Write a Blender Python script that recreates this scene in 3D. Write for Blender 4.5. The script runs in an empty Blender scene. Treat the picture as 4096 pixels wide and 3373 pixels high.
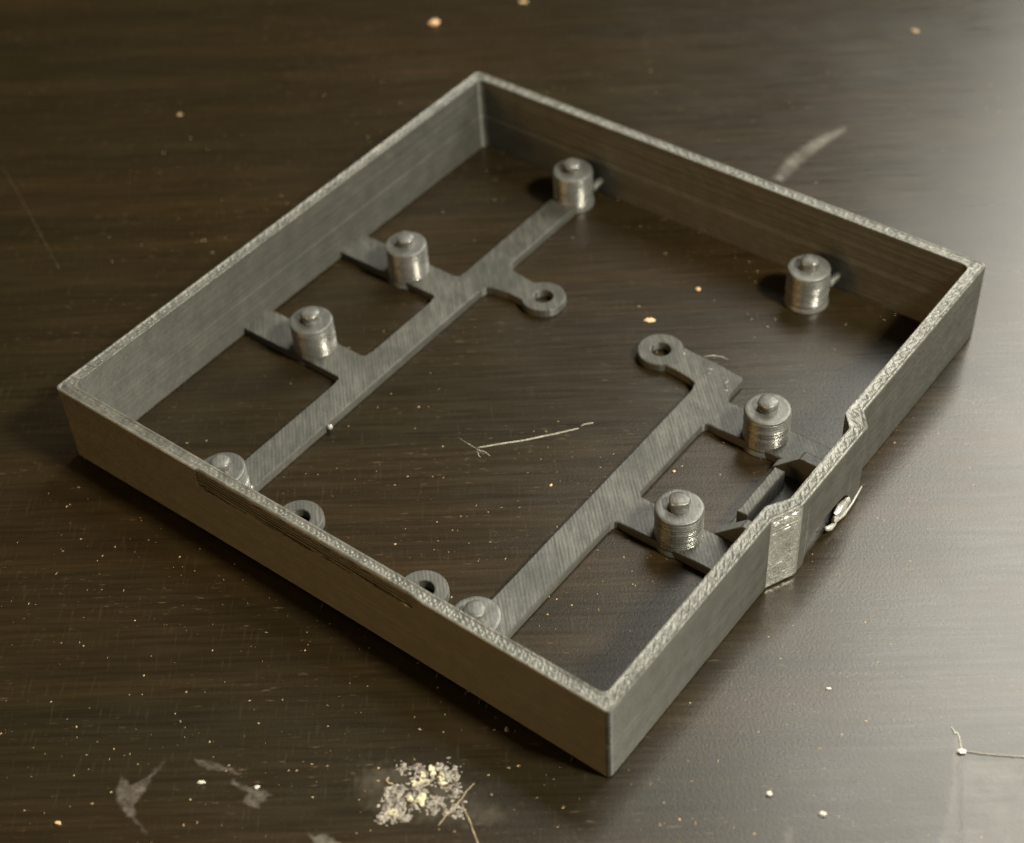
import bpy, bmesh, math, random
from mathutils import Vector, Matrix, noise as mnoise
sc = bpy.context.scene
col = sc.collection
MM = 0.001
random.seed(7)

# ---------------------------------------------------------------- camera
cam_d = bpy.data.cameras.new('camera')
cam = bpy.data.objects.new('camera', cam_d); col.objects.link(cam)
RX = (0.79354649, 0.60635097, -0.05121006)
RY = (-0.39875642, 0.58173558, 0.70892667)
RZ = (0.45964909, -0.54214593, 0.70342057)
CAM = (164.23, -89.77, 173.24)
cam.matrix_world = Matrix(((RX[0], RY[0], RZ[0], CAM[0]*MM), (RX[1], RY[1], RZ[1], CAM[1]*MM), (RX[2], RY[2], RZ[2], CAM[2]*MM), (0, 0, 0, 1)))
cam_d.sensor_width = 36; cam_d.lens = 56.02
cam_d.clip_start = 0.005; cam_d.clip_end = 20
cam_d.dof.use_dof = True; cam_d.dof.focus_distance = 0.222; cam_d.dof.aperture_fstop = 20
sc.camera = cam

# ---------------------------------------------------------------- light
w = bpy.data.worlds.new('World'); sc.world = w; w.use_nodes = True
w.node_tree.nodes['Background'].inputs[0].default_value = (1.0, 0.72, 0.30, 1)
w.node_tree.nodes['Background'].inputs[1].default_value = 0.07

def area(name, az, el, dist, sx, sy, power, color, target=(50, 50, 0)):
    d = bpy.data.lights.new(name, 'AREA'); d.shape = 'RECTANGLE'; d.size = sx; d.size_y = sy
    d.energy = power; d.color = color
    o = bpy.data.objects.new(name, d); col.objects.link(o)
    a, e = math.radians(az), math.radians(el)
    v = Vector((math.cos(e)*math.cos(a), math.cos(e)*math.sin(a), math.sin(e)))
    o.location = Vector(target)*MM + v*dist
    o.rotation_euler = v.to_track_quat('Z', 'Y').to_euler()
    return o
area('desk_lamp', 5, 49, 0.42, 0.05, 0.05, 4.0, (1.0, 0.95, 0.79))
area('window_light', 88, 44, 1.3, 0.62, 1.0, 25, (1.0, 0.975, 0.87))
area('warm_fill', -112, 17, 1.4, 0.9, 0.6, 5.6, (1.0, 0.60, 0.22))  # added unseen warm fill, turns the front-facing walls brown
sc.view_settings.view_transform = 'Standard'; sc.view_settings.look = 'None'
sc.view_settings.exposure = 0; sc.view_settings.gamma = 1; sc.view_settings.use_curve_mapping = False

# ---------------------------------------------------------------- node helper
class NT:
    def __init__(s, name):
        s.m = bpy.data.materials.new(name); s.m.use_nodes = True
        s.t = s.m.node_tree; s.t.nodes.clear()
        s.out = s.n('ShaderNodeOutputMaterial')
    def n(s, t, **kw):
        nd = s.t.nodes.new(t)
        for k, v in kw.items():
            if k.startswith('i_'):
                nd.inputs[k[2:].replace('_', ' ')].default_value = v
            else: setattr(nd, k, v)
        return nd
    def l(s, a, b): s.t.links.new(a, b)
    def math(s, op, a, b=None, clamp=False):
        nd = s.n('ShaderNodeMath', operation=op, use_clamp=clamp)
        for i, v in enumerate((a, b)):
            if v is None: continue
            if isinstance(v, (int, float)): nd.inputs[i].default_value = v
            else: s.l(v, nd.inputs[i])
        return nd.outputs[0]
    def ramp(s, f, stops, interp='LINEAR'):
        nd = s.n('ShaderNodeValToRGB'); s.l(f, nd.inputs[0]); cr = nd.color_ramp; cr.interpolation = interp
        while len(cr.elements) < len(stops): cr.elements.new(0.5)
        for e, (p, c) in zip(cr.elements, stops):
            e.position = p; e.color = (c, c, c, 1) if isinstance(c, (int, float)) else (*c, 1)
        return nd.outputs[0]
    def coords(s, scale, rotz=0.0):
        tc = s.n('ShaderNodeTexCoord'); mp = s.n('ShaderNodeMapping')
        s.l(tc.outputs['Object'], mp.inputs['Vector'])
        rot = s.n('ShaderNodeVectorRotate', rotation_type='Z_AXIS'); rot.inputs['Angle'].default_value = rotz
        s.l(tc.outputs['Object'], rot.inputs['Vector']); s.l(rot.outputs[0], mp.inputs['Vector'])
        mp.inputs['Scale'].default_value = scale
        return mp.outputs[0]
    def noise(s, vec, scale=1.0, detail=2.0, rough=0.5):
        nd = s.n('ShaderNodeTexNoise'); s.l(vec, nd.inputs['Vector'])
        nd.inputs['Scale'].default_value = scale; nd.inputs['Detail'].default_value = detail; nd.inputs['Roughness'].default_value = rough
        return nd.outputs[0]
    def mix(s, f, a, b, mode='MIX'):
        nd = s.n('ShaderNodeMix', data_type='RGBA', blend_type=mode)
        for i, v in ((0, f), (6, a), (7, b)):
            if isinstance(v, (int, float)): nd.inputs[i].default_value = v
            elif isinstance(v, tuple): nd.inputs[i].default_value = (*v, 1)
            else: s.l(v, nd.inputs[i])
        return nd.outputs[2]

# ---------------------------------------------------------------- materials
def mat_filament(name, raster=1.0, rough=0.55, lo=(0.046, 0.0450, 0.0365), hi=(0.068, 0.0665, 0.0540), spec=0.75, aniso=0.9, pale=0.10, metal=0.2):
    """printed plastic: sheen stretched across the layer lines (sides) and across the raster lines (tops)"""
    t = NT(name)
    b = t.n('ShaderNodeBsdfPrincipled')
    geo = t.n('ShaderNodeNewGeometry'); sep = t.n('ShaderNodeSeparateXYZ'); t.l(geo.outputs['True Normal'], sep.inputs[0])
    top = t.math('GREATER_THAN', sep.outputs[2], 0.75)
    v = t.coords((1000, 1000, 1000))
    n1 = t.noise(v, 0.35, 3); n2 = t.noise(v, 2.2, 3, 0.6)
    base = t.ramp(n1, [(0.3, lo), (0.7, hi)])
    vr = t.coords((1000, 1000, 1000), math.radians(-45))
    sr = t.n('ShaderNodeSeparateXYZ'); t.l(vr, sr.inputs[0])
    wob = t.math('MULTIPLY', t.noise(v, 0.6, 3), 2.5)
    ph = t.math('ADD', t.math('MULTIPLY', sr.outputs[0], 2*math.pi/0.55), wob)
    wave = t.math('MULTIPLY', t.math('ADD', t.math('SINE', ph), 1.0), 0.5)
    nl = t.noise(t.coords((1900, 260, 300), math.radians(-45)), 1.0, 3, 0.6)
    ras = t.math('MULTIPLY', t.math('ADD', t.math('MULTIPLY', wave, 0.5), t.ramp(nl, [(0.3, 0.0), (0.7, 1.0)])), 0.7*raster)
    ras = t.math('MULTIPLY', ras, t.ramp(t.noise(v, 0.13, 2), [(0.35, 0.55), (0.65, 1.15)]))
    nzz = t.noise(t.coords((14, 14, 2300)), 1.0, 3, 0.7)
    hgt = t.n('ShaderNodeMix', data_type='FLOAT'); t.l(top, hgt.inputs[0]); t.l(nzz, hgt.inputs[2]); t.l(ras, hgt.inputs[3])
    bmp = t.n('ShaderNodeBump'); bmp.inputs['Strength'].default_value = 0.3; bmp.inputs['Distance'].default_value = 0.0001
    t.l(hgt.outputs[0], bmp.inputs['Height'])
    bmp2 = t.n('ShaderNodeBump'); bmp2.inputs['Strength'].default_value = 0.3; bmp2.inputs['Distance'].default_value = 0.0001
    t.l(n2, bmp2.inputs['Height']); t.l(bmp.outputs[0], bmp2.inputs['Normal'])
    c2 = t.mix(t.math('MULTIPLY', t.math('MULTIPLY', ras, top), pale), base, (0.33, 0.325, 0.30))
    tl = t.n('ShaderNodeMix', data_type='FLOAT'); t.l(t.math('MULTIPLY', top, raster), tl.inputs[0]); tl.inputs[2].default_value = 1.0; t.l(t.ramp(ras, [(0.15, 0.52), (0.75, 1.0)]), tl.inputs[3])  # raster lines; tops also darkened in colour to read less lit than sides
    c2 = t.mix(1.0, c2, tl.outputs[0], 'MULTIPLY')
    lay = t.ramp(nzz, [(0.3, 0.76), (0.7, 1.20)])
    c2 = t.mix(1.0, c2, lay, 'MULTIPLY')
    # pale stress marks and scuffs
    c3 = t.mix(t.ramp(t.noise(v, 1.1, 4, 0.7), [(0.66, 0.0), (0.80, 0.30)]), c2, (0.26, 0.255, 0.235))
    t.l(c3, b.inputs['Base Color'])
    t.l(t.ramp(n2, [(0.3, rough-0.06), (0.7, rough+0.06)]), b.inputs['Roughness'])
    b.inputs['Specular IOR Level'].default_value = spec
    b.inputs['Metallic'].default_value = metal
    b.inputs['Anisotropic'].default_value = aniso
    tg = t.n('ShaderNodeMix', data_type='VECTOR'); t.l(top, tg.inputs[0]); tg.inputs[4].default_value = (0, 0, 1); tg.inputs[5].default_value = (0.7071, 0.7071, 0)
    t.l(tg.outputs[1], b.inputs['Tangent'])
    t.l(bmp2.outputs[0], b.inputs['Normal'])
    t.l(b.outputs[0], t.out.inputs[0]); return t.m

GRAIN = math.atan2(RX[1], RX[0])
def mat_table():
    t = NT('dark_wood_laminate')
    b = t.n('ShaderNodeBsdfPrincipled')
    a = t.noise(t.coords((9, 150, 1), -GRAIN), 1.0, 4, 0.6)
    f = t.noise(t.coords((70, 1300, 1), -GRAIN), 1.0, 3, 0.6)
    g = t.noise(t.coords((6, 26, 1), -GRAIN), 1.0, 2)
    base = t.ramp(a, [(0.30, (0.0098, 0.0068, 0.0027)), (0.50, (0.0140, 0.0092, 0.0034)), (0.72, (0.0200, 0.0126, 0.0044))])
    c = t.mix(1.0, base, t.ramp(f, [(0.35, 0.78), (0.65, 1.16)]), 'MULTIPLY')
    c = t.mix(1.0, c, t.ramp(g, [(0.3, (0.80, 0.92, 1.0)), (0.7, (1.16, 1.04, 0.93))]), 'MULTIPLY')
    # short light pores lying along the grain, in bands
    pn = t.noise(t.coords((420, 1900, 1), -GRAIN), 1.0, 2, 0.5)
    pz = t.noise(t.coords((22, 130, 1), -GRAIN), 1.0, 2)
    pm = t.math('MULTIPLY', t.ramp(pn, [(0.64, 0.0), (0.74, 1.0)]), t.ramp(pz, [(0.42, 0.0), (0.65, 0.35)]))
    c = t.mix(pm, c, (0.15, 0.105, 0.06))
    qn = t.noise(t.coords((2100, 240, 1), -GRAIN), 1.0, 2, 0.5)
    c = t.mix(t.ramp(qn, [(0.60, 0.0), (0.75, 0.07)]), c, (0.13, 0.10, 0.065))
    t.l(c, b.inputs['Base Color'])
    sm = t.noise(t.coords((24, 40, 1), 0.4), 1.0, 3, 0.6)
    r1 = t.math('ADD', t.ramp(f, [(0.3, 0.25), (0.7, 0.31)]), t.ramp(sm, [(0.35, -0.02), (0.7, 0.05)]))
    t.l(r1, b.inputs['Roughness'])
    b.inputs['Specular IOR Level'].default_value = 0.5
    bp = t.n('ShaderNodeBump'); bp.inputs['Strength'].default_value = 0.38; bp.inputs['Distance'].default_value = 0.00006
    hh = t.math('ADD', t.math('MULTIPLY', f, 0.4), t.math('MULTIPLY', t.noise(t.coords((2600, 2600, 1)), 1.0, 3, 0.65), 0.8))
    t.l(hh, bp.inputs['Height']); t.l(bp.outputs[0], b.inputs['Normal'])
    t.l(b.outputs[0], t.out.inputs[0]); return t.m

def mat_plain(name, c1, c2, rough=0.6, scale=2.0):
    t = NT(name); b = t.n('ShaderNodeBsdfPrincipled')
    n = t.noise(t.coords((1000, 1000, 1000)), scale, 3, 0.6)
    t.l(t.ramp(n, [(0.35, c1), (0.65, c2)]), b.inputs['Base Color']); b.inputs['Roughness'].default_value = rough
    t.l(b.outputs[0], t.out.inputs[0]); return t.m

def mat_film(name, colr, strength, rough=0.5, scale=1.2, streak=0.0):
    # a thin see-through film, thinning out towards its own edge (attribute "edge")
    t = NT(name); b = t.n('ShaderNodeBsdfPrincipled'); b.inputs['Base Color'].default_value = (*colr, 1); b.inputs['Roughness'].default_value = rough
    at = t.n('ShaderNodeAttribute', attribute_name='edge')
    n = t.noise(t.coords((1000, 1000, 1000)), scale, 4, 0.65)
    fac = t.math('MULTIPLY', at.outputs['Fac'], t.ramp(n, [(0.30, 0.10), (0.65, 1.0)]))
    fac = t.math('MULTIPLY', fac, strength, True)
    tr = t.n('ShaderNodeBsdfTransparent'); mx = t.n('ShaderNodeMixShader')
    t.l(fac, mx.inputs[0]); t.l(tr.outputs[0], mx.inputs[1]); t.l(b.outputs[0], mx.inputs[2])
    t.l(mx.outputs[0], t.out.inputs[0]); return t.m

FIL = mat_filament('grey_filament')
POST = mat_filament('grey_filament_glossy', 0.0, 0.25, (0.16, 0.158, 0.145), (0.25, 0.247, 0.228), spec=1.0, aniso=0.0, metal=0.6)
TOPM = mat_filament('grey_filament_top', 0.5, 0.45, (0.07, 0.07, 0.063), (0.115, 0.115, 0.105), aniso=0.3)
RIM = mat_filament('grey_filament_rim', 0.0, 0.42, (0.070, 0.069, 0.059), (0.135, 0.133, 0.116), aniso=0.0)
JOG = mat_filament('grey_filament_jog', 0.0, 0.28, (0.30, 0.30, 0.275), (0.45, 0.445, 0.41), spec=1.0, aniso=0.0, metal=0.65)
DRIP = mat_filament('grey_filament_drip', 0.0, 0.3, (0.26, 0.26, 0.24), (0.42, 0.41, 0.38), aniso=0.0)
TABLE = mat_table()
TAN = mat_plain('tan_crumb', (0.42, 0.25, 0.12), (0.62, 0.42, 0.24))
WHITE = mat_plain('white_plastic', (0.32, 0.30, 0.26), (0.48, 0.46, 0.40), 0.45)
DUST = mat_plain('pale_dust', (0.15, 0.10, 0.05), (0.36, 0.25, 0.13), 0.7, 0.3)
GLUE = mat_plain('dried_glue', (0.15, 0.13, 0.11), (0.33, 0.30, 0.26), 0.6, 1.0)
GLUEY = mat_plain('yellow_glue', (0.36, 0.33, 0.22), (0.52, 0.48, 0.34), 0.55, 1.0)
CRUST = mat_plain('grey_glue_crust', (0.075, 0.065, 0.055), (0.26, 0.235, 0.20), 0.6, 0.9)
STRAW = mat_plain('dry_strand', (0.17, 0.13, 0.08), (0.28, 0.23, 0.15), 0.6, 1.0)
SCRATCH = mat_plain('scratch_burr', (0.27, 0.26, 0.21), (0.42, 0.40, 0.33), 0.35, 1.0)
TAPEE = mat_plain('tape_edge_plastic', (0.14, 0.13, 0.11), (0.24, 0.22, 0.19), 0.3, 1.0)
FAINT = mat_plain('hairline', (0.05, 0.036, 0.026), (0.08, 0.058, 0.04), 0.35, 1.0)
SMEAR = mat_film('smear_film', (0.30, 0.265, 0.23), 0.24, 0.5, 0.7)
SMEAR2 = mat_film('faint_smear_film', (0.30, 0.26, 0.22), 0.20)
HAZEF = mat_film('glue_film', (0.26, 0.22, 0.17), 0.15, 0.4, 0.35)
TAPE = mat_film('clear_tape_film', (0.42, 0.40, 0.36), 0.085, 0.26, 0.3)
STREAK = mat_film('pale_streak_film', (0.55, 0.52, 0.46), 0.18, 0.5, 0.25)

# ---------------------------------------------------------------- mesh helpers
def mesh_obj(name, verts, faces, mat, parent=None, smooth=False):
    me = bpy.data.meshes.new(name)
    me.from_pydata([(x*MM, y*MM, z*MM) for x, y, z in verts], [], faces)
    bm = bmesh.new(); bm.from_mesh(me); bmesh.ops.recalc_face_normals(bm, faces=bm.faces); bm.to_mesh(me); bm.free()
    me.materials.append(mat)
    if smooth: me.polygons.foreach_set('use_smooth', [True]*len(me.polygons))
    me.update()
    o = bpy.data.objects.new(name, me); col.objects.link(o)
    if parent: o.parent = parent
    return o
def tag(o, label=None, cat=None, group=None, kind=None):
    if label: o['label'] = label
    if cat: o['category'] = cat
    if group: o['group'] = group
    if kind: o['kind'] = kind
    return o
def nz(x, y=0, z=0): return mnoise.noise(Vector((x, y, z)))
def sstep(a, b, x):
    t = min(1, max(0, (x-a)/(b-a))); return t*t*(3-2*t)

# ---------------------------------------------------------------- the table
def table():
    v = []; s = []
    for x in (-420, 480):
        for y in (-330, 470):
            for z in (-24, 0): v.append((x, y, z))
    f = [(0, 1, 3, 2), (4, 6, 7, 5), (0, 4, 5, 1), (2, 3, 7, 6), (1, 5, 7, 3), (0, 2, 6, 4)]
    o = mesh_obj('table_top', v, f, TABLE); tag(o, kind='structure'); return o
table()

# ---------------------------------------------------------------- the tray
W, D, H, T = 100.0, 101.4, 14.4, 2.0
tray = bpy.data.objects.new('printed_tray', None); col.objects.link(tray)
tray.empty_display_size = 0.01
tag(tray, 'dark grey 3D-printed open tray with standoffs and thin rails lying on the table', 'plastic tray')
Z0 = 0.03

def wall(path_o, path_i, norm, zb, off, pitch, seed, rows_fine=False, jog=None):
    """path_o/path_i: matching outer and inner polylines; zb(k): bottom; off(k,z): extra outward offset of the outer face"""
    n = len(path_o)
    rows = [0.0, 0.35, 0.7]
    z = 1.1
    while z < H-0.5:
        rows.append(z); z += 0.085 if jog else (0.10 if (rows_fine and z > 9.8) else 0.4)
    rows += [H-0.42, H-0.2, H-0.06]
    rnd = random.Random(seed)
    ln_ = 0.006 if jog else 0.022
    lay_o = [rnd.uniform(-ln_, ln_) for _ in rows]; lay_i = [rnd.uniform(-ln_, ln_) for _ in rows]
    NU = 11
    verts = []; ring = 2*len(rows)+NU
    s = 0.0
    for k in range(n):
        if k: s += math.hypot(path_o[k][0]-path_o[k-1][0], path_o[k][1]-path_o[k-1][1])
        ox, oy = path_o[k]; ix, iy = path_i[k]; nx, ny = norm[k]; b = zb(k)
        L = math.hypot(ox-ix, oy-iy); cx, cy = (ox-ix)/L, (oy-iy)/L
        for r, zz in enumerate(rows):            # outer, bottom to top
            z = b+(zz)*(H-b)/H
            e = lay_o[r]+0.025*nz(s*0.9, z*2.0, seed)+off(k, z)
            e += (0.02 if jog else 0.08)*(1-sstep(6.6, 6.9, z))-(0.07*max(0, 1-abs(z-6.9)/0.35) if rows_fine else 0.0)      # lower half slightly proud: the layer seam
            if r == 0: e -= 0.22+0.06*nz(s*0.6, seed)
            if zz > H-0.1: e -= 0.10
            verts.append((ox+nx*e, oy+ny*e, z))
        for u in range(NU):                       # rim, outer to inner: two beads and a zigzag between
            q = (u+0.5)/NU; w_ = q*L
            tri = 2*abs(((s+0.6*nz(s*0.35, seed))/pitch) % 1.0-0.5)
            zig = L*(0.24+0.52*tri)
            def bead(d, hw): return max(0, 1-(d/hw)**2)
            h = max(bead(w_-0.22, 0.36), bead(w_-(L-0.22), 0.36), (0.7+0.4*nz(s*0.7, seed+1))*bead(w_-zig, 0.36))
            z = H-0.14+0.12*h+0.05*nz(s*1.9, w_*2.5, seed+3)+0.03*nz(s*4.2, w_*4.2, seed+9)
            e0 = off(k, H-0.1)
            verts.append((ox-cx*(w_-e0*(1-q)), oy-cy*(w_-e0*(1-q)), z))
        for r in range(len(rows)-1, -1, -1):      # inner, top to bottom
            zz = rows[r]; z = b+zz*(H-b)/H
            e = lay_i[r]+0.025*nz(s*0.9+50, z*2.0, seed)+0.10*(1-sstep(6.6, 6.9, z))
            verts.append((ix-cx*e, iy-cy*e, z))
    faces = []
    for k in range(n-1):
        for r in range(ring):
            a = k*ring+r; b2 = k*ring+(r+1) % ring
            faces.append((a, b2, b2+ring, a+ring))
    faces.append(tuple(range(ring))); faces.append(tuple((n-1)*ring+i for i in range(ring-1, -1, -1)))
    ob = mesh_obj('wall', verts, faces, FIL, tray)
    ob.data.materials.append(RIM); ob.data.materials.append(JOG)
    nr = len(rows)
    for fi, pl in enumerate(ob.data.polygons):
        if fi >= (n-1)*ring: break
        kk, r = divmod(fi, ring)
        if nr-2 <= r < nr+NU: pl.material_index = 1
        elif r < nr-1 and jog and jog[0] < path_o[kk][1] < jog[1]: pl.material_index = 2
    return ob

RO, RI = 0.7, 1.1
def straight(length, step=0.26):
    """local frame: x along the wall from one mitre to the other, y inwards; returns outer, inner, normals"""
    o, i, nn = [], [], []
    K = 5
    for k in range(K+1):                          # corner arc from 45 degrees to the straight
        a = math.radians(225+45*k/K)
        o.append((RO+RO*math.cos(a), RO+RO*math.sin(a))); i.append((T+RI+RI*math.cos(a), T+RI+RI*math.sin(a))); nn.append((math.cos(a), math.sin(a)))
    N = int(length/step)
    for k in range(1, N):
        f = k/N
        x = RO+(length-2*RO)*f; xi = T+RI+(length-2*T-2*RI)*f
        o.append((x, 0)); i.append((xi, T)); nn.append((0, -1))
    for k in range(K+1):
        a = math.radians(270+45*k/K)
        o.append((length-RO+RO*math.cos(a), RO+RO*math.sin(a))); i.append((length-T-RI+RI*math.cos(a), T+RI+RI*math.sin(a))); nn.append((math.cos(a), math.sin(a)))
    return o, i, nn
def xf(pts, ang, org, vec=False):
    c, s_ = round(math.cos(ang)), round(math.sin(ang))
    return [(x*c-y*s_+(0 if vec else org[0]), x*s_+y*c+(0 if vec else org[1])) for x, y in pts]

# front wall with the shallow ribbed recess in its outer face
o_, i_, n_ = straight(W)
def front_off(k, z):
    x = o_[k][0]
    zl = 10.65+max(0, x-31)*0.036+0.05*nz(x*0.8)
    if x < 31.4: zl += (31.4-x)*0.55 if x > 29.6 else 0
    m = sstep(29.3, 29.9, x)*(1-sstep(67.5, 71.5, x))*sstep(zl, zl+0.35, z)
    gq = abs(((z+0.03*nz(x*0.4))/0.56) % 1.0-0.5)
    rib = -0.20*(1-sstep(0.10, 0.22, gq))
    lip = 0.13*sstep(29.6, 30.2, x)*(1-sstep(66, 69, x))*max(0, 1-abs(z-zl+0.12)/0.26)
    return m*(-0.22+rib)+lip
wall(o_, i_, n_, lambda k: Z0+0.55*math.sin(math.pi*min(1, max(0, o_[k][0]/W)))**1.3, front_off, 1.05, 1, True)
# right wall with the jog around the port and the arched opening under it
o_, i_, n_ = straight(D)
oR, iR = [], []
for (x, y), (xi, yi) in zip(o_, i_):
    b = 2.0*(min(1, max(0, (x-37.4)/4.4)) if x < 50 else 1-min(1, max(0, (x-59.9)/2.6)))
    bi = 2.0*(min(1, max(0, (xi-39.1)/3.1)) if xi < 50 else 1-min(1, max(0, (xi-58.3)/2.3)))
    oR.append((x, y-b)); iR.append((xi, yi-bi))
def right_zb(k):
    y = o_[k][0]; u = abs((y-50.4)/6.2)
    if u < 1: return Z0+4.7*(1-u**4)**0.25+0.15*nz(y*1.3, 4)
    return Z0+0.05*(1+nz(y*0.9, 8))
def right_off(k, z):
    y = o_[k][0]
    m = sstep(36.8, 38, y)*(1-sstep(41.2, 42.2, y))
    q = ((z/0.34) % 1.0)*2-1      # rounded layer beads
    bead = 0.16*(math.sqrt(max(0.0, 1-(0.93*q)**2))-0.75)
    return m*(0.07*nz(y*1.5, z*1.5, 5)+0.07*nz(y*3.2, z*3.4, 2)+bead) - 0.05*(1-sstep(0, 1, z))*nz(y*2.2, z*2, 11)
nR = []
for k in range(len(oR)):
    a = oR[max(0, k-1)]; b = oR[min(len(oR)-1, k+1)]; d = Vector((b[0]-a[0], b[1]-a[1])).normalized(); nR.append((d.y, -d.x))
wall(xf(oR, math.pi/2, (W, 0)), xf(iR, math.pi/2, (W, 0)), xf(nR, math.pi/2, 0, True), right_zb, right_off, 2.1, 2, jog=(37.2, 42.0))
# back and left walls
o_, i_, n_ = straight(W)
wall(xf(o_, math.pi, (W, D)), xf(i_, math.pi, (W, D)), xf(n_, math.pi, 0, True), lambda k: Z0, lambda k, z: 0, 1.9, 3)
o2_, i2_, n2_ = straight(D)
wall(xf(o2_, -math.pi/2, (0, D)), xf(i2_, -math.pi/2, (0, D)), xf(n2_, -math.pi/2, 0, True), lambda k: Z0+0.35*math.sin(math.pi*min(1, max(0, o2_[k][0]/D)))+0.06*nz(k*0.1), lambda k, z: 0, 1.6, 4)

def slab(name, outline, z0, z1, holes=(), parent=tray, bev=0.22, jit=0.03, seed=0, flat=()):
    """extruded flat plate with softened, slightly uneven top edges; outline counter-clockwise"""
    bm = bmesh.new()
    def dens(pts, step=0.6):
        out = []
        for a, b in zip(pts, pts[1:]+pts[:1]):
            L = math.hypot(b[0]-a[0], b[1]-a[1]); n = max(1, int(L/step))
            for k in range(n): out.append((a[0]+(b[0]-a[0])*k/n, a[1]+(b[1]-a[1])*k/n))
        return out
    def normals(pts):
        r = []
        for k in range(len(pts)):
            a, b = pts[k-1], pts[(k+1) % len(pts)]; d = Vector((b[0]-a[0], b[1]-a[1]))
            d = d.normalized() if d.length > 1e-9 else Vector((1, 0)); r.append((d.y, -d.x))
        return r
    tops = []; bots = []
    for hi, loop in enumerate([outline]+list(holes)):
        p = dens(loop); nn = normals(p); sg = 1 if hi == 0 else 1
        def ringv(inset, z, j):
            out = []
            for (x, y), (nx, ny) in zip(p, nn):
                e = -inset+j*nz(x*1.3+seed, y*1.3, z); zj = 0.4*j*nz(x, y, seed)
                if any(abs(x-fx) < 0.03 and f0-0.02 <= y <= f1+0.02 for fx, f0, f1 in flat): e = 0; zj = 0
                out.append(bm.verts.new(((x+nx*e)*MM, (y+ny*e)*MM, (z+zj)*MM)))
            return out
        rs = [ringv(0.08, z0, jit), ringv(0, z0+0.25, jit), ringv(0, (z0+z1)/2, jit), ringv(0.02, z1-bev, jit), ringv(bev*0.35, z1-bev*0.3, jit), ringv(bev, z1, jit*0.6)]
        for a, b in zip(rs, rs[1:]):
            for k in range(len(p)):
                bm.faces.new((a[k], a[(k+1) % len(p)], b[(k+1) % len(p)], b[k]))
        tops.append(rs[-1]); bots.append(rs[0])
    for loops in (tops, bots):
        ed = []
        for lp in loops:
            for k in range(len(lp)):
                e = bm.edges.get((lp[k], lp[(k+1) % len(lp)])); ed.append(e)
        bmesh.ops.triangle_fill(bm, use_beauty=True, use_dissolve=False, edges=ed)
    bmesh.ops.recalc_face_normals(bm, faces=bm.faces)
    me = bpy.data.meshes.new(name); bm.to_mesh(me); bm.free(); me.materials.append(FIL)
    o = bpy.data.objects.new(name, me); col.objects.link(o); o.parent = parent
    return o
def circ(cx, cy, r, a0, a1, n): return [(cx+r*math.cos(math.radians(a0+(a1-a0)*k/n)), cy+r*math.sin(math.radians(a0+(a1-a0)*k/n))) for k in range(n+1)]

ZT = 1.62
A1 = (23.6, 28.8); A2 = (70.8, 76.3)
# rails: long flat strips, with small fillets where the bridges leave them
F_ = 1.0
YB = (37.9, 61.9)
BS = [(yc-3.0-F_, yc+3.0+F_) for yc in YB]
slab('rail', [(A1[0], 1.8), (A1[1], 1.8), (A1[1], 64.6), (A1[1], 73.2), (A1[1], 94.2), (A1[0], 94.2), (A1[0], BS[1][1]), (A1[0], BS[1][0]), (A1[0], BS[0][1]), (A1[0], BS[0][0])], Z0, ZT, seed=1,
     flat=[(A1[0],)+b for b in BS]+[(A1[1], 64.6, 73.2)])
slab('rail', [(A2[0], 1.8), (A2[1], 1.8), (A2[1], BS[0][0]), (A2[1], BS[0][1]), (A2[1], BS[1][0]), (A2[1], BS[1][1]), (76.2, 66.6), (76.2, 70.1), (75.7, 70.75), (A2[0], 71.2), (A2[0], 64.4)], Z0, ZT, seed=2,
     flat=[(A2[1],)+b for b in BS]+[(A2[0], 64.4, 71.2)])
# bridges from the rails to the side walls
def fillet_bridge(x0, x1, yc, left, seed):
    hw = 3.0; f = F_
    arc = [(f*(1-math.sin(math.radians(a))), f*(1-math.cos(math.radians(a)))) for a in (0, 22, 45, 68, 90)]   # distance from rail, from bridge edge
    if left:
        pts = [(x0, yc-hw)]+[(x1-d, yc-hw-e) for d, e in arc]+[(x1-d, yc+hw+e) for d, e in reversed(arc)]+[(x0, yc+hw)]
        fl = [(x1, yc-hw-f, yc+hw+f)]
    else:
        pts = [(x1, yc+hw)]+[(x0+d, yc+hw+e) for d, e in arc]+[(x0+d, yc-hw-e) for d, e in reversed(arc)]+[(x1, yc-hw)]
        fl = [(x0, yc-hw-f, yc+hw+f)]
    slab('bridge', pts, Z0, ZT, seed=seed, flat=fl)
for k, yc in enumerate(YB):
    fillet_bridge(1.9, A1[0], yc, True, 10+k); fillet_bridge(A2[1], 98.1, yc, False, 20+k)
# mounting lugs with a screw hole
HOLE = 1.6; RL = 3.75
def hole(cx, cy): return circ(cx, cy, HOLE, 360, 0, 24)[:-1]
slab('mounting_lug', [(A1[1], 64.6), (A1[1]+0.3, 65.4), (A1[1]+1.2, 65.9), (33.0, 66.4), (35.2, 66.3)]+circ(38.4, 69.0, RL, -135, 135, 22)+[(35.0, 71.0), (33.0, 71.2), (A1[1]+1.2, 71.6), (A1[1]+0.3, 72.2), (A1[1], 73.2)], Z0, ZT, [hole(38.4, 69.0)], seed=31, flat=[(A1[1], 64.6, 73.2)])
slab('mounting_lug', [(64.3, 66.3), (66.0, 66.3), (69.2, 65.9), (70.3, 65.4), (A2[0], 64.4), (A2[0], 71.2), (68, 71.3), (66, 71.35), (64.5, 71.5)]+circ(61.7, 69.0, RL, 48, 312, 24)[1:-1], Z0, ZT, [hole(61.7, 69.0)], seed=32, flat=[(A2[0], 64.4, 71.2)])
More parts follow.
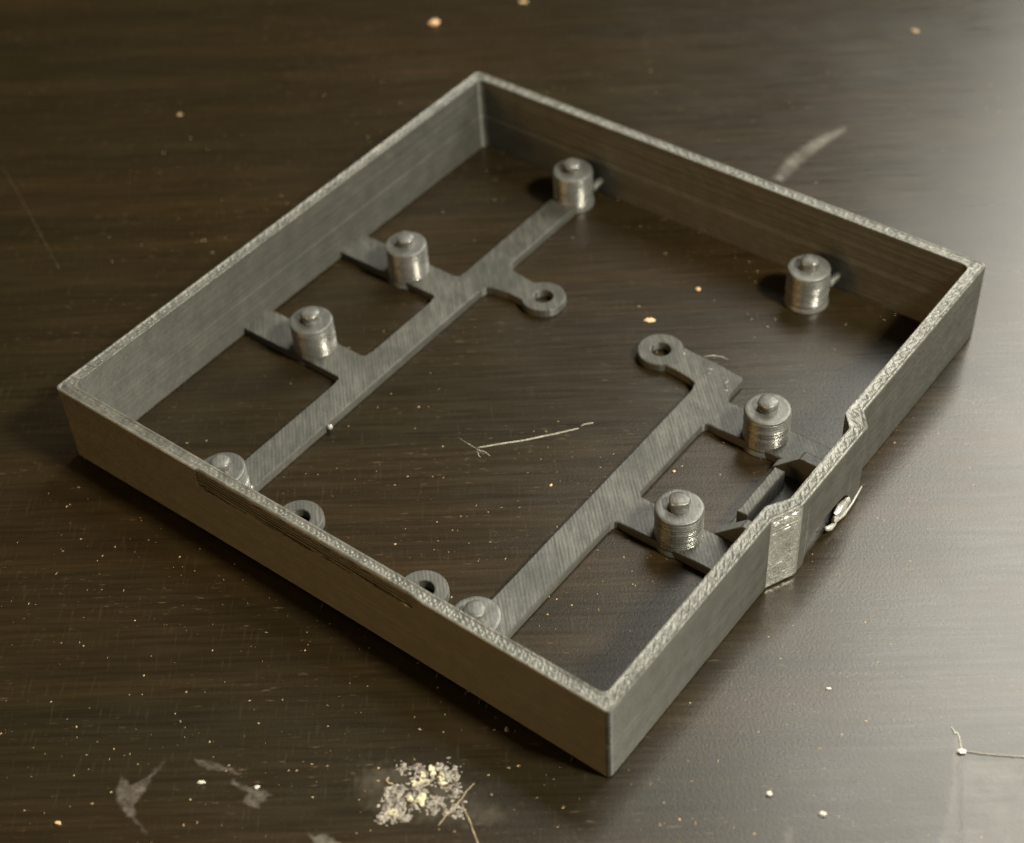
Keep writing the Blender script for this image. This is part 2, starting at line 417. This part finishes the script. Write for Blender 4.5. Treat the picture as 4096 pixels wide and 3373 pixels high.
for k, cx in enumerate((38.5, 62.0)):
    slab('mounting_lug', [(cx-2.6, 1.9), (cx+2.6, 1.9), (cx+2.6, 6.4)]+circ(cx, 9.1, RL-0.1, -45, 225, 24)+[(cx-2.6, 6.4)], Z0, ZT+0.1*k, [hole(cx, 9.1)], seed=33+k)

# standoffs with a locating peg on top
def lathe(name, prof, cx, cy, seed, n=40, mat=POST, parent=tray, lump=0.03, tilt=(0, 0)):
    verts = []; faces = []
    for j, (r, z) in enumerate(prof):
        for k in range(n):
            a = 2*math.pi*k/n
            rr = r*(1+lump*nz(math.cos(a)*1.2+seed*7.1, math.sin(a)*1.2, z*0.9)+0.4*lump*nz(math.cos(a)*4+seed*3, math.sin(a)*4, z*3.0))
            verts.append((cx+rr*math.cos(a)+tilt[0]*z, cy+rr*math.sin(a)+tilt[1]*z, z+(0.08*nz(math.cos(a)*r+seed, math.sin(a)*r, 3.3) if j > len(prof)-5 else 0)))
    for j in range(len(prof)-1):
        for k in range(n): faces.append((j*n+k, j*n+(k+1) % n, (j+1)*n+(k+1) % n, (j+1)*n+k))
    faces.append(tuple(range(n-1, -1, -1))); m = len(prof)-1; faces.append(tuple(m*n+k for k in range(n)))
    ob = mesh_obj(name, verts, faces, mat, parent, smooth=True)
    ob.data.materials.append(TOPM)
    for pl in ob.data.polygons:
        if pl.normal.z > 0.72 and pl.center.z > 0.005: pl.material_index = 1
    return ob
def standoff(cx, cy, seed, ztop=7.0):
    rnd = random.Random(seed)
    prof = [(3.75, Z0), (3.72, 0.3), (3.52, 0.9)]
    z = 1.1
    while z < ztop-0.5:
        r = 3.5+rnd.uniform(-0.022, 0.022)
        prof += [(r-0.048*(1-math.cos(math.radians(a)))/0.66, z+0.075+0.075*math.sin(math.radians(a))/0.94) for a in (-70, -35, 0, 25, 45, 58, 70)]; z += 0.15
    prof += [(3.49, ztop-0.32), (3.44, ztop-0.1), (3.30, ztop-0.02), (2.9, ztop), (1.0, ztop-0.03)]
    s = lathe('standoff', prof, cx, cy, seed, lump=0.016)
    p = [(1.66, ztop-0.3), (1.66, ztop+0.15), (1.56, ztop+0.35), (1.63, ztop+0.5), (1.60, ztop+0.8), (1.68, ztop+0.95), (1.66, ztop+1.3), (1.58, ztop+1.5), (1.40, ztop+1.62), (1.0, ztop+1.70), (0.5, ztop+1.72), (0.15, ztop+1.74)]
    p = [(r*0.92, z) for r, z in p]
    pg = lathe('peg', p, cx-0.05, cy+0.05, seed+50, n=28, lump=0.17, parent=s, tilt=(0, 0))
    return s
for k, (x, y) in enumerate([(14.9, 38.5), (15.1, 61.9), (85.2, 38.2), (85.2, 62.0), (73.9, 93.8), (26.3, 94.3), (26.5, 6.6), (73.8, 6.6)]):
    standoff(x, y, 100+k*3, 7.0)
# small printed tabs that tie the two rear standoffs to the back wall
def blob(name, pts, radii, parent=tray, mat=FIL, seed=0, n=10):
    """tube through pts with varying radius, rounded ends"""
    verts = []; faces = []
    P = [Vector(p) for p in pts]
    rings = []
    for k, p in enumerate(P):
        d = (P[min(k+1, len(P)-1)]-P[max(k-1, 0)]).normalized()
        up = Vector((0, 0, 1)) if abs(d.z) < 0.9 else Vector((1, 0, 0))
        a = d.cross(up).normalized(); b = a.cross(d)
        r = radii[k]
        for j in range(n):
            t = 2*math.pi*j/n; e = r*(1+0.18*nz(k*1.7+seed, j*0.9))
            q = p+a*(e*math.cos(t))+b*(e*math.sin(t)); verts.append((q.x, q.y, max(q.z, 0.01)))
    for k in range(len(P)-1):
        for j in range(n): faces.append((k*n+j, k*n+(j+1) % n, (k+1)*n+(j+1) % n, (k+1)*n+j))
    faces.append(tuple(range(n-1, -1, -1))); faces.append(tuple((len(P)-1)*n+j for j in range(n)))
    return mesh_obj(name, verts, faces, mat, parent, smooth=True)
for cx in (73.9, 26.3):
    blob('wall_tab', [(cx+2.0, 96.6, 2.2), (cx+2.4, 97.6, 2.6), (cx+2.5, 98.6, 2.7), (cx+2.5, 99.5, 2.6)], [0.7, 0.75, 0.7, 0.6], seed=cx)
# port housing: ramped side blocks, stop bar and floor plate
def prism(name, prof, y0, y1, seed):   # profile in x,z extruded along y
    n = len(prof); v = [(x, y0, z) for x, z in prof]+[(x, y1, z) for x, z in prof]
    f = [tuple(range(n)), tuple(range(2*n-1, n-1, -1))]+[(k, (k+1) % n, (k+1) % n+n, k+n) for k in range(n)]
    o = mesh_obj(name, v, f, FIL, tray)
    bv = o.modifiers.new('soft', 'BEVEL'); bv.width = 0.18*MM; bv.segments = 2; bv.limit_method = 'ANGLE'
    return o
ramp = [(89.3, Z0), (98.2, Z0), (98.2, 5.35), (93.6, 5.5), (89.3, 1.3)]
prism('ramp_block', ramp, 41.02, 42.9, 1); prism('ramp_block', ramp, 56.9, 58.85, 2)
prism('port_floor', [(89.9, Z0), (98.6, Z0), (98.6, 1.0), (89.9, 1.0)], 42.95, 56.85, 3)
slab('stop_bar', [(91.0, 44.2), (92.7, 44.2), (92.7, 54.6), (91.0, 54.6)], 0.9, 4.4, seed=41, bev=0.2, jit=0.05)
slab('slot_rail', [(94.4, 44.6), (94.9, 44.6), (94.9, 51.0), (94.4, 51.0)], 0.9, 2.3, seed=42, bev=0.12, jit=0.05)
# stringy plastic left in the port opening
SCUFF = [(70.7, 69.4, 1.1, .5), (71.1, 68.4, .5, .8), (70.9, 67.6, .8, .35), (73.4, 68.9, .6, .4), (74.4, 68.3, 1.0, .5), (74.9, 67.6, .5, .4), (75.2, 66.6, 1.0, .6), (72.2, 69.6, .4, .3), (65.3, 70.1, 1.1, .7)]
rnd = random.Random(5)
blob('plastic_string', [(101.9, 51.0, 0.9), (102.0, 53.4, 0.65), (102.2, 55.3, 0.5), (102.3, 57.6, 1.0), (102.1, 60.6, 1.7)], [0.3, 0.24, 0.28, 0.18, 0.12], mat=DRIP, seed=31, n=7)
blob('plastic_string', [(101.8, 50.6, 1.5), (102.0, 51.6, 0.9), (102.1, 53.0, 0.75)], [0.35, 0.45, 0.3], mat=DRIP, seed=33, n=7)
blob('plastic_string', [(68.4, 71.2, 1.7), (69.3, 72.3, 1.6), (70.4, 73.6, 0.9), (71.0, 74.3, 0.1)], [0.07, 0.06, 0.06, 0.05], mat=DRIP, seed=77, n=5)
# stray drips: bead on the first rail, string at the front standoff, nick in the recess, seam of the raised lug
blob('drip', [(28.7, 26.0, 1.0), (29.2, 26.1, 0.95), (29.5, 26.1, 0.8)], [0.3, 0.5, 0.3], mat=DRIP, seed=3)
blob('drip', [(28.4, 9.6, 1.6), (28.6, 9.2, 1.75)], [0.3, 0.35], mat=DRIP, seed=4)
blob('drip', [(76.9, 7.7, 1.6), (77.0, 7.2, 3.4), (77.1, 6.8, 5.4)], [0.3, 0.2, 0.28], mat=DRIP, seed=5)
blob('drip', [(67.3, 0.05, 12.0), (68.1, -0.1, 12.1), (68.9, -0.1, 12.05)], [0.14, 0.2, 0.14], mat=DRIP, seed=6, n=7)
for k in range(6):     # whiskers along the lower edges of the walls
    if k < 6: x = rnd.uniform(50, 97); p = [(x, -0.05, 0.5), (x+0.1, -0.35-rnd.random()*0.2, 0.2), (x+0.15, -0.5-rnd.random()*0.3, 0.05)]
    else:
        y = rnd.uniform(4, 36) if k < 12 else rnd.uniform(64, 90); p = [(100.0, y, 0.4), (100.3, y+0.1, 0.2), (100.5+rnd.random()*0.4, y+rnd.uniform(-.2, .3), 0.05)]
    blob('whisker', p, [0.10, 0.09, 0.05], seed=k, n=5)

# ---------------------------------------------------------------- flat marks on the table
def inside_edge(px, py, poly):
    ins = False; dmin = 1e9
    for (x1, y1), (x2, y2) in zip(poly, poly[1:]+poly[:1]):
        if (y1 > py) != (y2 > py) and px < (x2-x1)*(py-y1)/(y2-y1)+x1: ins = not ins
        dx, dy = x2-x1, y2-y1; L = dx*dx+dy*dy
        t = 0 if L == 0 else max(0, min(1, ((px-x1)*dx+(py-y1)*dy)/L))
        dmin = min(dmin, math.hypot(px-x1-t*dx, py-y1-t*dy))
    return dmin if ins else -dmin
def film(name, poly, mat, label, cat, z=0.012, soft=0.5, step=0.22, rough=0.35, group=None):
    xs = [p[0] for p in poly]; ys = [p[1] for p in poly]
    x0, x1, y0, y1 = min(xs)-0.6, max(xs)+0.6, min(ys)-0.6, max(ys)+0.6
    step = max(step, max(x1-x0, y1-y0)/110)
    nx, ny = int((x1-x0)/step)+1, int((y1-y0)/step)+1
    val = {}; idx = {}; verts = []; att = []; faces = []
    for i in range(nx+1):
        for j in range(ny+1):
            x, y = x0+i*step, y0+j*step
            val[i, j] = inside_edge(x+rough*nz(x*1.1, y*1.1, 2), y+rough*nz(x*1.1, y*1.1, 7), poly)
    def vid(i, j):
        if (i, j) not in idx:
            idx[i, j] = len(verts); verts.append((x0+i*step, y0+j*step, z)); att.append(sstep(0, soft, val[i, j]))
        return idx[i, j]
    for i in range(nx):
        for j in range(ny):
            if max(val[i, j], val[i+1, j], val[i, j+1], val[i+1, j+1]) > 0:
                faces.append((vid(i, j), vid(i+1, j), vid(i+1, j+1), vid(i, j+1)))
    o = mesh_obj(name, verts, faces, mat, smooth=True)
    a = o.data.attributes.new('edge', 'FLOAT', 'POINT'); a.data.foreach_set('value', att)
    return tag(o, label, cat, group)
S1 = [(47.6, -35.0), (48.7, -35.5), (49.5, -35.8), (50.6, -35.9), (51.2, -35.1), (51.4, -33.8), (51.5, -32.0), (51.6, -30.8), (52.0, -31.0), (52.2, -32.3), (52.3, -33.6), (52.9, -34.7), (53.3, -35.8), (53.3, -36.7), (53.6, -37.8), (54.6, -38.8), (56.3, -39.2), (58.1, -39.6), (58.0, -40.1), (56.3, -39.8), (54.5, -39.5), (52.8, -39.5), (51.1, -38.9), (49.5, -37.7), (48.9, -36.7), (48.9, -36.0)]
S2 = [(60.4, -28.0), (61.7, -27.6), (63.3, -27.3), (64.3, -26.7), (65.5, -26.4), (67.1, -26.3), (66.3, -27.0), (66.4, -27.5), (67.0, -27.3), (66.3, -28.4), (66.8, -28.7), (66.0, -29.5), (65.0, -29.8), (64.0, -29.3), (63.9, -28.2), (62.4, -28.5), (61.3, -28.5)]
S3 = [(54.2, -28.5), (56.0, -27.6), (58.1, -26.9), (61.4, -26.3), (61.2, -27.0), (59.2, -27.9), (57.1, -28.8), (55.4, -29.0)]
S4 = [(71.6, -16.7), (74.1, -14.3), (76.8, -12.8), (80.4, -11.4), (85.0, -10.4), (87.3, -10.3), (91.7, -10.2), (94.8, -10.4), (93.1, -14.0), (89.3, -16.8), (84.2, -19.7), (79.9, -21.9), (75.7, -21.6), (73.9, -20.4)]
S5 = [(73.5, -27.8), (74.8, -27.7), (75.5, -26.6), (76.9, -26.4), (78.3, -26.5), (79.5, -28.0), (75.9, -28.9), (74.5, -28.3)]
S6B = [(131.6, 30.9), (132.1, 31.2), (133.2, 29.5), (134.1, 27.8), (134.9, 25.6), (137.1, 21.5), (139.4, 17.1), (140.5, 15), (137.4, 13.5), (136.4, 17.8), (135.8, 20.6), (134.7, 23.5), (133.1, 27.1)]
S6F = [(134.0, 28.0), (137.0, 30.2), (142.3, 33.9), (160, 46), (166, 34), (148.3, 20.7), (140.4, 15.0), (137.1, 21.5), (134.9, 25.6)]
S7 = [(121.9, 4.0), (121.2, 7.5), (121.7, 7.9), (123.5, 5.4)]
S8 = [(51.6, 119.1), (50.6, 126.0), (50.8, 130.7), (52.0, 136.0), (54.6, 141.8), (56.6, 140.4), (55.6, 134.4), (55.0, 129.4), (54.6, 123.9), (54.6, 119.2)]
film('smear', S1, SMEAR, 'pale forked smear on the bare wood with two pointed horns', 'smear')
film('smear', S2, SMEAR, 'pale feathered smear with a white grain on its edge', 'smear', soft=0.35)
film('smear', S3, SMEAR2, 'faint narrow grey smear beside the oblong white chip', 'smear')
film('glue_film', S4, HAZEF, 'hazy dried film spread under the crumbly glue residue', 'glue stain', soft=3.0, rough=1.4)
film('smear', S5, STREAK, 'small pale smear past the glue residue, away from the tray', 'smear', soft=0.4)
film('clear_tape', S6F, TAPE, 'clear square-cornered film with one raised edge stuck on the table', 'tape', soft=0.6, z=0.012)
film('tape_fold', S6B, TAPE, 'narrow pale folded strip along the border of the clear film', 'tape', soft=0.4, z=0.03)
film('smear', S7, TAPE, 'short pale tongue-shaped smear between tray corner and clear film', 'smear', soft=0.4)
film('smear', S8, STREAK, 'long whitish streak on the glossy table in the glare behind the tray', 'smear', soft=1.6)

def thread(name, pts, radii, mat, label, cat, flat=1.0, seed=0, parent=None):
    o = blob(name, [(x, y, r*0.6) for (x, y), r in zip(pts, radii)], radii, parent, mat, seed, 6)
    if label: tag(o, label, cat)
    return o
def dense(pts, n=4):
    out = []
    for a, b in zip(pts, pts[1:]):
        for k in range(n): f = k/n; out.append((a[0]+(b[0]-a[0])*f+0.05*nz(a[0]*3+k, f), a[1]+(b[1]-a[1])*f+0.05*nz(a[1]*3+k, f, 5)))
    return out+[pts[-1]]
def rr(n, r, tip=0.5): return [r*(tip+(1-tip)*math.sin(math.pi*(k+0.5)/n)) for k in range(n)]
scr = bpy.data.objects.new('scratch', None); col.objects.link(scr); scr.location = (0, 0, 0)
tag(scr, 'long pale scratch with a forked end in the middle of the tray floor opening', 'scratch')
for k, (p, r) in enumerate([([(50.1, 36.2), (51.6, 37.8), (55.1, 41.5), (58.3, 45.5), (60.4, 48.3)], 0.115), ([(60.4, 48.9), (60.7, 49.6), (61.6, 50.6)], 0.085), ([(46.4, 36.3), (48.6, 36.1), (50.3, 36.0), (51.8, 35.7)], 0.035), ([(50.3, 35.9), (51.6, 36.2), (52.7, 36.0)], 0.06), ([(50.5, 35.7), (51.6, 34.9)], 0.05)]):
    q = dense(p); thread('scratch_line', q, rr(len(q), r), SCRATCH, None, None, seed=k, parent=scr)
loop = dense([(130.8, 31.6), (131.4, 31.2), (131.6, 30.9), (131.8, 31.2), (132.3, 30.8), (133.2, 29.5), (133.8, 29.1)])
thread('looped_thread', loop, rr(len(loop), 0.10), SCRATCH, 'tiny pale looped thread standing off the corner of the clear film', 'thread')
rid = dense([(133.6, 29.0), (134.0, 29.3), (135.6, 30.0), (137.9, 31.3), (140.2, 32.7), (142.3, 34.0), (150, 39.2)], 6)
thread('tape_edge', rid, [0.11+0.04*nz(k*0.7) for k in range(len(rid))], TAPEE, 'raised pale ridge along one edge of the clear film', 'tape')
ln = dense([(-71.8, 44.0), (-57.7, 38.0), (-37.3, 28.8)], 8)
thread('faint_line', ln, rr(len(ln), 0.07), FAINT, 'long faint hairline on the wood beside the plain outer wall', 'scratch')  # thin raised line, a little paler than the wood

# ---------------------------------------------------------------- crumbs and residue
def chip(name, cx, cy, sx, sy, sz, mat, seed, parent=None, ang=0.6, zo=0.0):
    bm = bmesh.new(); bmesh.ops.create_icosphere(bm, subdivisions=2, radius=1)
    c, s_ = math.cos(ang), math.sin(ang)
    for v in bm.verts:
        d = 1+0.45*nz(v.co.x*1.3+seed*3.7, v.co.y*1.3, v.co.z*1.3)+0.25*nz(v.co.x*3+seed, v.co.y*3, v.co.z*3)
        x, y, z = v.co.x*sx*d/2, v.co.y*sy*d/2, max(0.02, (v.co.z*d+0.75)*sz/2)
        v.co = ((cx+x*c-y*s_)*MM, (cy+x*s_+y*c)*MM, (z+zo)*MM)
    me = bpy.data.meshes.new(name); bm.to_mesh(me); bm.free(); me.materials.append(mat)
    o = bpy.data.objects.new(name, me); col.objects.link(o)
    if parent: o.parent = parent
    return o
for k, (x, y, a, b, h, z) in enumerate([(101.9, 54.6, 1.1, 3.6, 2.6, 0.9), (102.0, 53.2, 0.9, 1.5, 1.6, 0.7), (102.0, 56.2, 0.9, 1.9, 1.8, 1.6)]):
    chip('port_lump', x, y, a, b, h, DRIP, 460+k, tray, 0.0, z)
for k, (x, y, a, b) in enumerate(SCUFF):
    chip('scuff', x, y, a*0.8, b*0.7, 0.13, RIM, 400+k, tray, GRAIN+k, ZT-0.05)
CR = [((-33.4, 127.5), 2.7, 2.5, 1.3, TAN, 'large tan crumb on the wood beyond the tray\'s far corner'),
      ((55.4, 75.2), 2.3, 1.1, 0.4, TAN, 'flat elongated tan flake inside the tray near the raised lug'),
      ((57.8, 86.2), 1.1, 1.0, 0.6, TAN, 'small tan crumb inside the tray between the rear standoffs'),
      ((58.0, -30.5), 1.3, 0.75, 0.5, WHITE, 'oblong white chip lying between the two pale smears'),
      ((64.3, -26.9), 1.0, 0.7, 0.5, WHITE, 'white grain on the edge of the feathered smear'),
      ((117.2, 9.7), 0.95, 0.9, 0.6, WHITE, 'small round white crumb between the tray corner and the tongue-shaped smear'),
      ((123.9, 11.0), 1.25, 0.9, 0.6, WHITE, 'bright white crumb beside the tongue-shaped smear'),
      ((133.6, 28.9), 1.5, 0.9, 0.7, WHITE, 'white crumb at the corner of the clear film'),
      ((115.3, 27.8), 0.9, 0.45, 0.3, WHITE, 'thin white sliver on the wood outside the port wall'),
      ((84.9, -1.7), 0.6, 0.9, 0.6, WHITE, 'tiny pale flake close under the wall with the ribbed recess'),
      ((-23.0, 144.5), 2.4, 1.8, 0.5, DUST, 'dull flat fleck far behind the large tan crumb'),
      ((50.5, 177.7), 2.0, 1.8, 0.6, DUST, 'dull fleck in the bright glare at the far side of the table'),
      ((-54.3, 74.5), 1.2, 1.2, 0.4, DUST, 'dull fleck on the dark wood outside the plain outer tray wall'),
      ((77.4, 49.0), 0.6, 0.6, 0.4, TAN, 'tiny tan crumb beside the rail between the two bridges at the port'),
      ((64.0, 36.3), 0.55, 0.5, 0.35, TAN, 'tiny tan crumb on the wood between scratch and rail'),
      ((47.4, -45.3), 1.0, 0.6, 0.5, TAN, 'tan crumb next to the forked smear, away from the tray')]
for k, (p, a, b, h, m, lb) in enumerate(CR):
    tag(chip('crumb', p[0], p[1], a*0.8, b*0.8, h*0.75, m, 60+k), lb, 'crumb', 'crumbs on the table')
res = bpy.data.objects.new('glue_residue', None); col.objects.link(res); res.location = (0, 0, 0)
tag(res, 'crumbly heap of dried yellowish glue with straw-like strands near the tray corner', 'glue residue')
CH = [(80.9, -14.1, 3.07, 1.27), (82.0, -16.4, 3.25, 2.4), (80.7, -12.6, 2.17, 1.77), (82.7, -12.3, 1.08, 2.4), (81.6, -11.2, 1.63, 1.0), (82.9, -10.7, 1.08, 1.2), (80.6, -19.3, 1.08, 2.5), (80.1, -20.8, 1.45, 1.5), (80.5, -20.1, 0.9, 1.1), (82.2, -19.3, 0.9, 1.0), (85.1, -12.9, 2.17, 0.8), (86.3, -15.4, 0.9, 1.0), (87.4, -14.6, 0.72, 0.9), (84.3, -15.2, 0.9, 1.7), (84.3, -16.1, 0.72, 1.4), (78.8, -17.7, 2.2, 1.0), (80.7, -17.0, 1.8, 0.9), (80.2, -16.8, 2.2, 0.8), (79.5, -18.9, 1.9, 0.9), (80.5, -18.2, 1.5, 1.2), (79.5, -17.9, 1.3, 1.2), (79.4, -16.6, 0.9, 1.6), (84.2, -11.3, 0.72, 1.3), (79.1, -12.7, 0.6, 1.3), (77.7, -13.9, 0.9, 1.0)]
for k, (x, y, a, b) in enumerate(CH):
    if k in (0, 1, 2, 3, 4, 6, 7, 10, 11, 12):
        for q in range(5 if a*b > 2 else 3):      # a lump is a cluster of broken crumbs
            u = random.uniform(-.38, .38)*a; v = random.uniform(-.34, .34)*b
            chip('glue_lump', x+u*RX[0]-v*RX[1], y+u*RX[1]+v*RX[0], a*random.uniform(.25, .5), b*random.uniform(.25, .5), 0.35+0.3*min(a, b)*random.random(), GLUEY if k in (0, 1, 2, 3, 6) else GLUE, 200+k*7+q, res, random.uniform(0, 3))
for k, (p, r) in enumerate([([(86.4, -10.4), (86.3, -11.8), (86.5, -13.2), (86.5, -14.6), (86.4, -15.9), (86.5, -17.7)], 0.13), ([(86.8, -13.5), (87.9, -14.2), (88.9, -14.7), (90.5, -15.8), (91.9, -16.7), (93.4, -17.8)], 0.12), ([(77.0, -16.0), (77.1, -16.6), (77.6, -16.7), (78.1, -16.4)], 0.17), ([(78.7, -12.5), (79.9, -12.7)], 0.17)]):
    q = dense(p); thread('strand', q, rr(len(q), r, 0.6), STRAW, None, None, seed=k+70, parent=res)
def crust():
    st = 0.13; x0, y0 = 75.5, -23.0; nx, ny = 105, 108
    hv = {}
    for i in range(nx):
        for j in range(ny):
            x, y = x0+i*st, y0+j*st; m = 0.0
            for cx, cy, a, b in CH:
                q = 0.55*max(a, b)+0.35; m = max(m, math.exp(-((x-cx)**2+(y-cy)**2)/(q*q)))
            f = abs(nz(x*0.9, y*0.9, 1))*0.9+0.55*(0.5+nz(x*2.1, y*2.1, 4))+0.3*nz(x*4.3, y*4.3, 9)
            hv[i, j] = m*f-0.36
    idx = {}; verts = []; faces = []
    def vid(i, j):
        if (i, j) not in idx:
            idx[i, j] = len(verts); h = max(0.0, hv[i, j])
            verts.append((x0+i*st+0.05*nz(i*1.3, j*0.7, 2), y0+j*st+0.05*nz(i*0.7, j*1.3, 5), 0.02+0.65*h+0.08*h**0.5 if h > 0 else 0.01))
        return idx[i, j]
    for i in range(nx-1):
        for j in range(ny-1):
            if max(hv[i, j], hv[i+1, j], hv[i, j+1], hv[i+1, j+1]) > 0.02: faces.append((vid(i, j), vid(i+1, j), vid(i+1, j+1), vid(i, j+1)))
    mesh_obj('glue_crust', verts, faces, CRUST, res)
crust()
rnd = random.Random(11)
def specks(name, gen, mat, n, parent=None):
    verts = []; faces = []
    for k in range(n):
        x, y, s = gen(k); a = rnd.uniform(0, 6.28); e = rnd.uniform(0.5, 1.6); h = s*rnd.uniform(0.25, 0.7); b = len(verts)
        if rnd.random() < 0.5: a = GRAIN+rnd.uniform(-.2, .2)
        m = 5
        for j in range(m):
            t = 2*math.pi*j/m; u, v = s*e*math.cos(t)*rnd.uniform(.7, 1.1), s/e*math.sin(t)*rnd.uniform(.7, 1.1)
            verts.append((x+u*math.cos(a)-v*math.sin(a), y+u*math.sin(a)+v*math.cos(a), 0.006))
        verts.append((x+s*rnd.uniform(-.3, .3), y+s*rnd.uniform(-.3, .3), h))
        for j in range(m): faces.append((b+j, b+(j+1) % m, b+m))
    return mesh_obj(name, verts, faces, mat, parent)
def near_res(k):
    c = CH[k % len(CH)]; return c[0]+rnd.gauss(0, 0.8), c[1]+rnd.gauss(0, 0.7), rnd.uniform(0.08, 0.30)
tag(specks('glue_grains', near_res, GLUE, 260, res), kind='stuff')
def on_table(k):
    while True:
        u = rnd.uniform(-75, 85); v = rnd.uniform(-85, 110)
        # u along the grain, v across it (towards the back)
        x = 62+u*RX[0]*1.05-v*RX[1]; y = 38+u*RX[1]*1.05+v*RX[0]
        d = nz(u*0.025, v*0.10, 3)*0.5+0.5+0.35*nz(u*0.1, v*0.6, 8)
        if rnd.random() < max(0.03, d)*(1.0 if v < 10 else 0.35):
            s = 0.04+0.15*rnd.random()**2.5
            return x, y, s
tag(specks('dust', on_table, DUST, 1900), 'fine pale dust specks scattered over the dark wood', 'dust', kind='stuff')
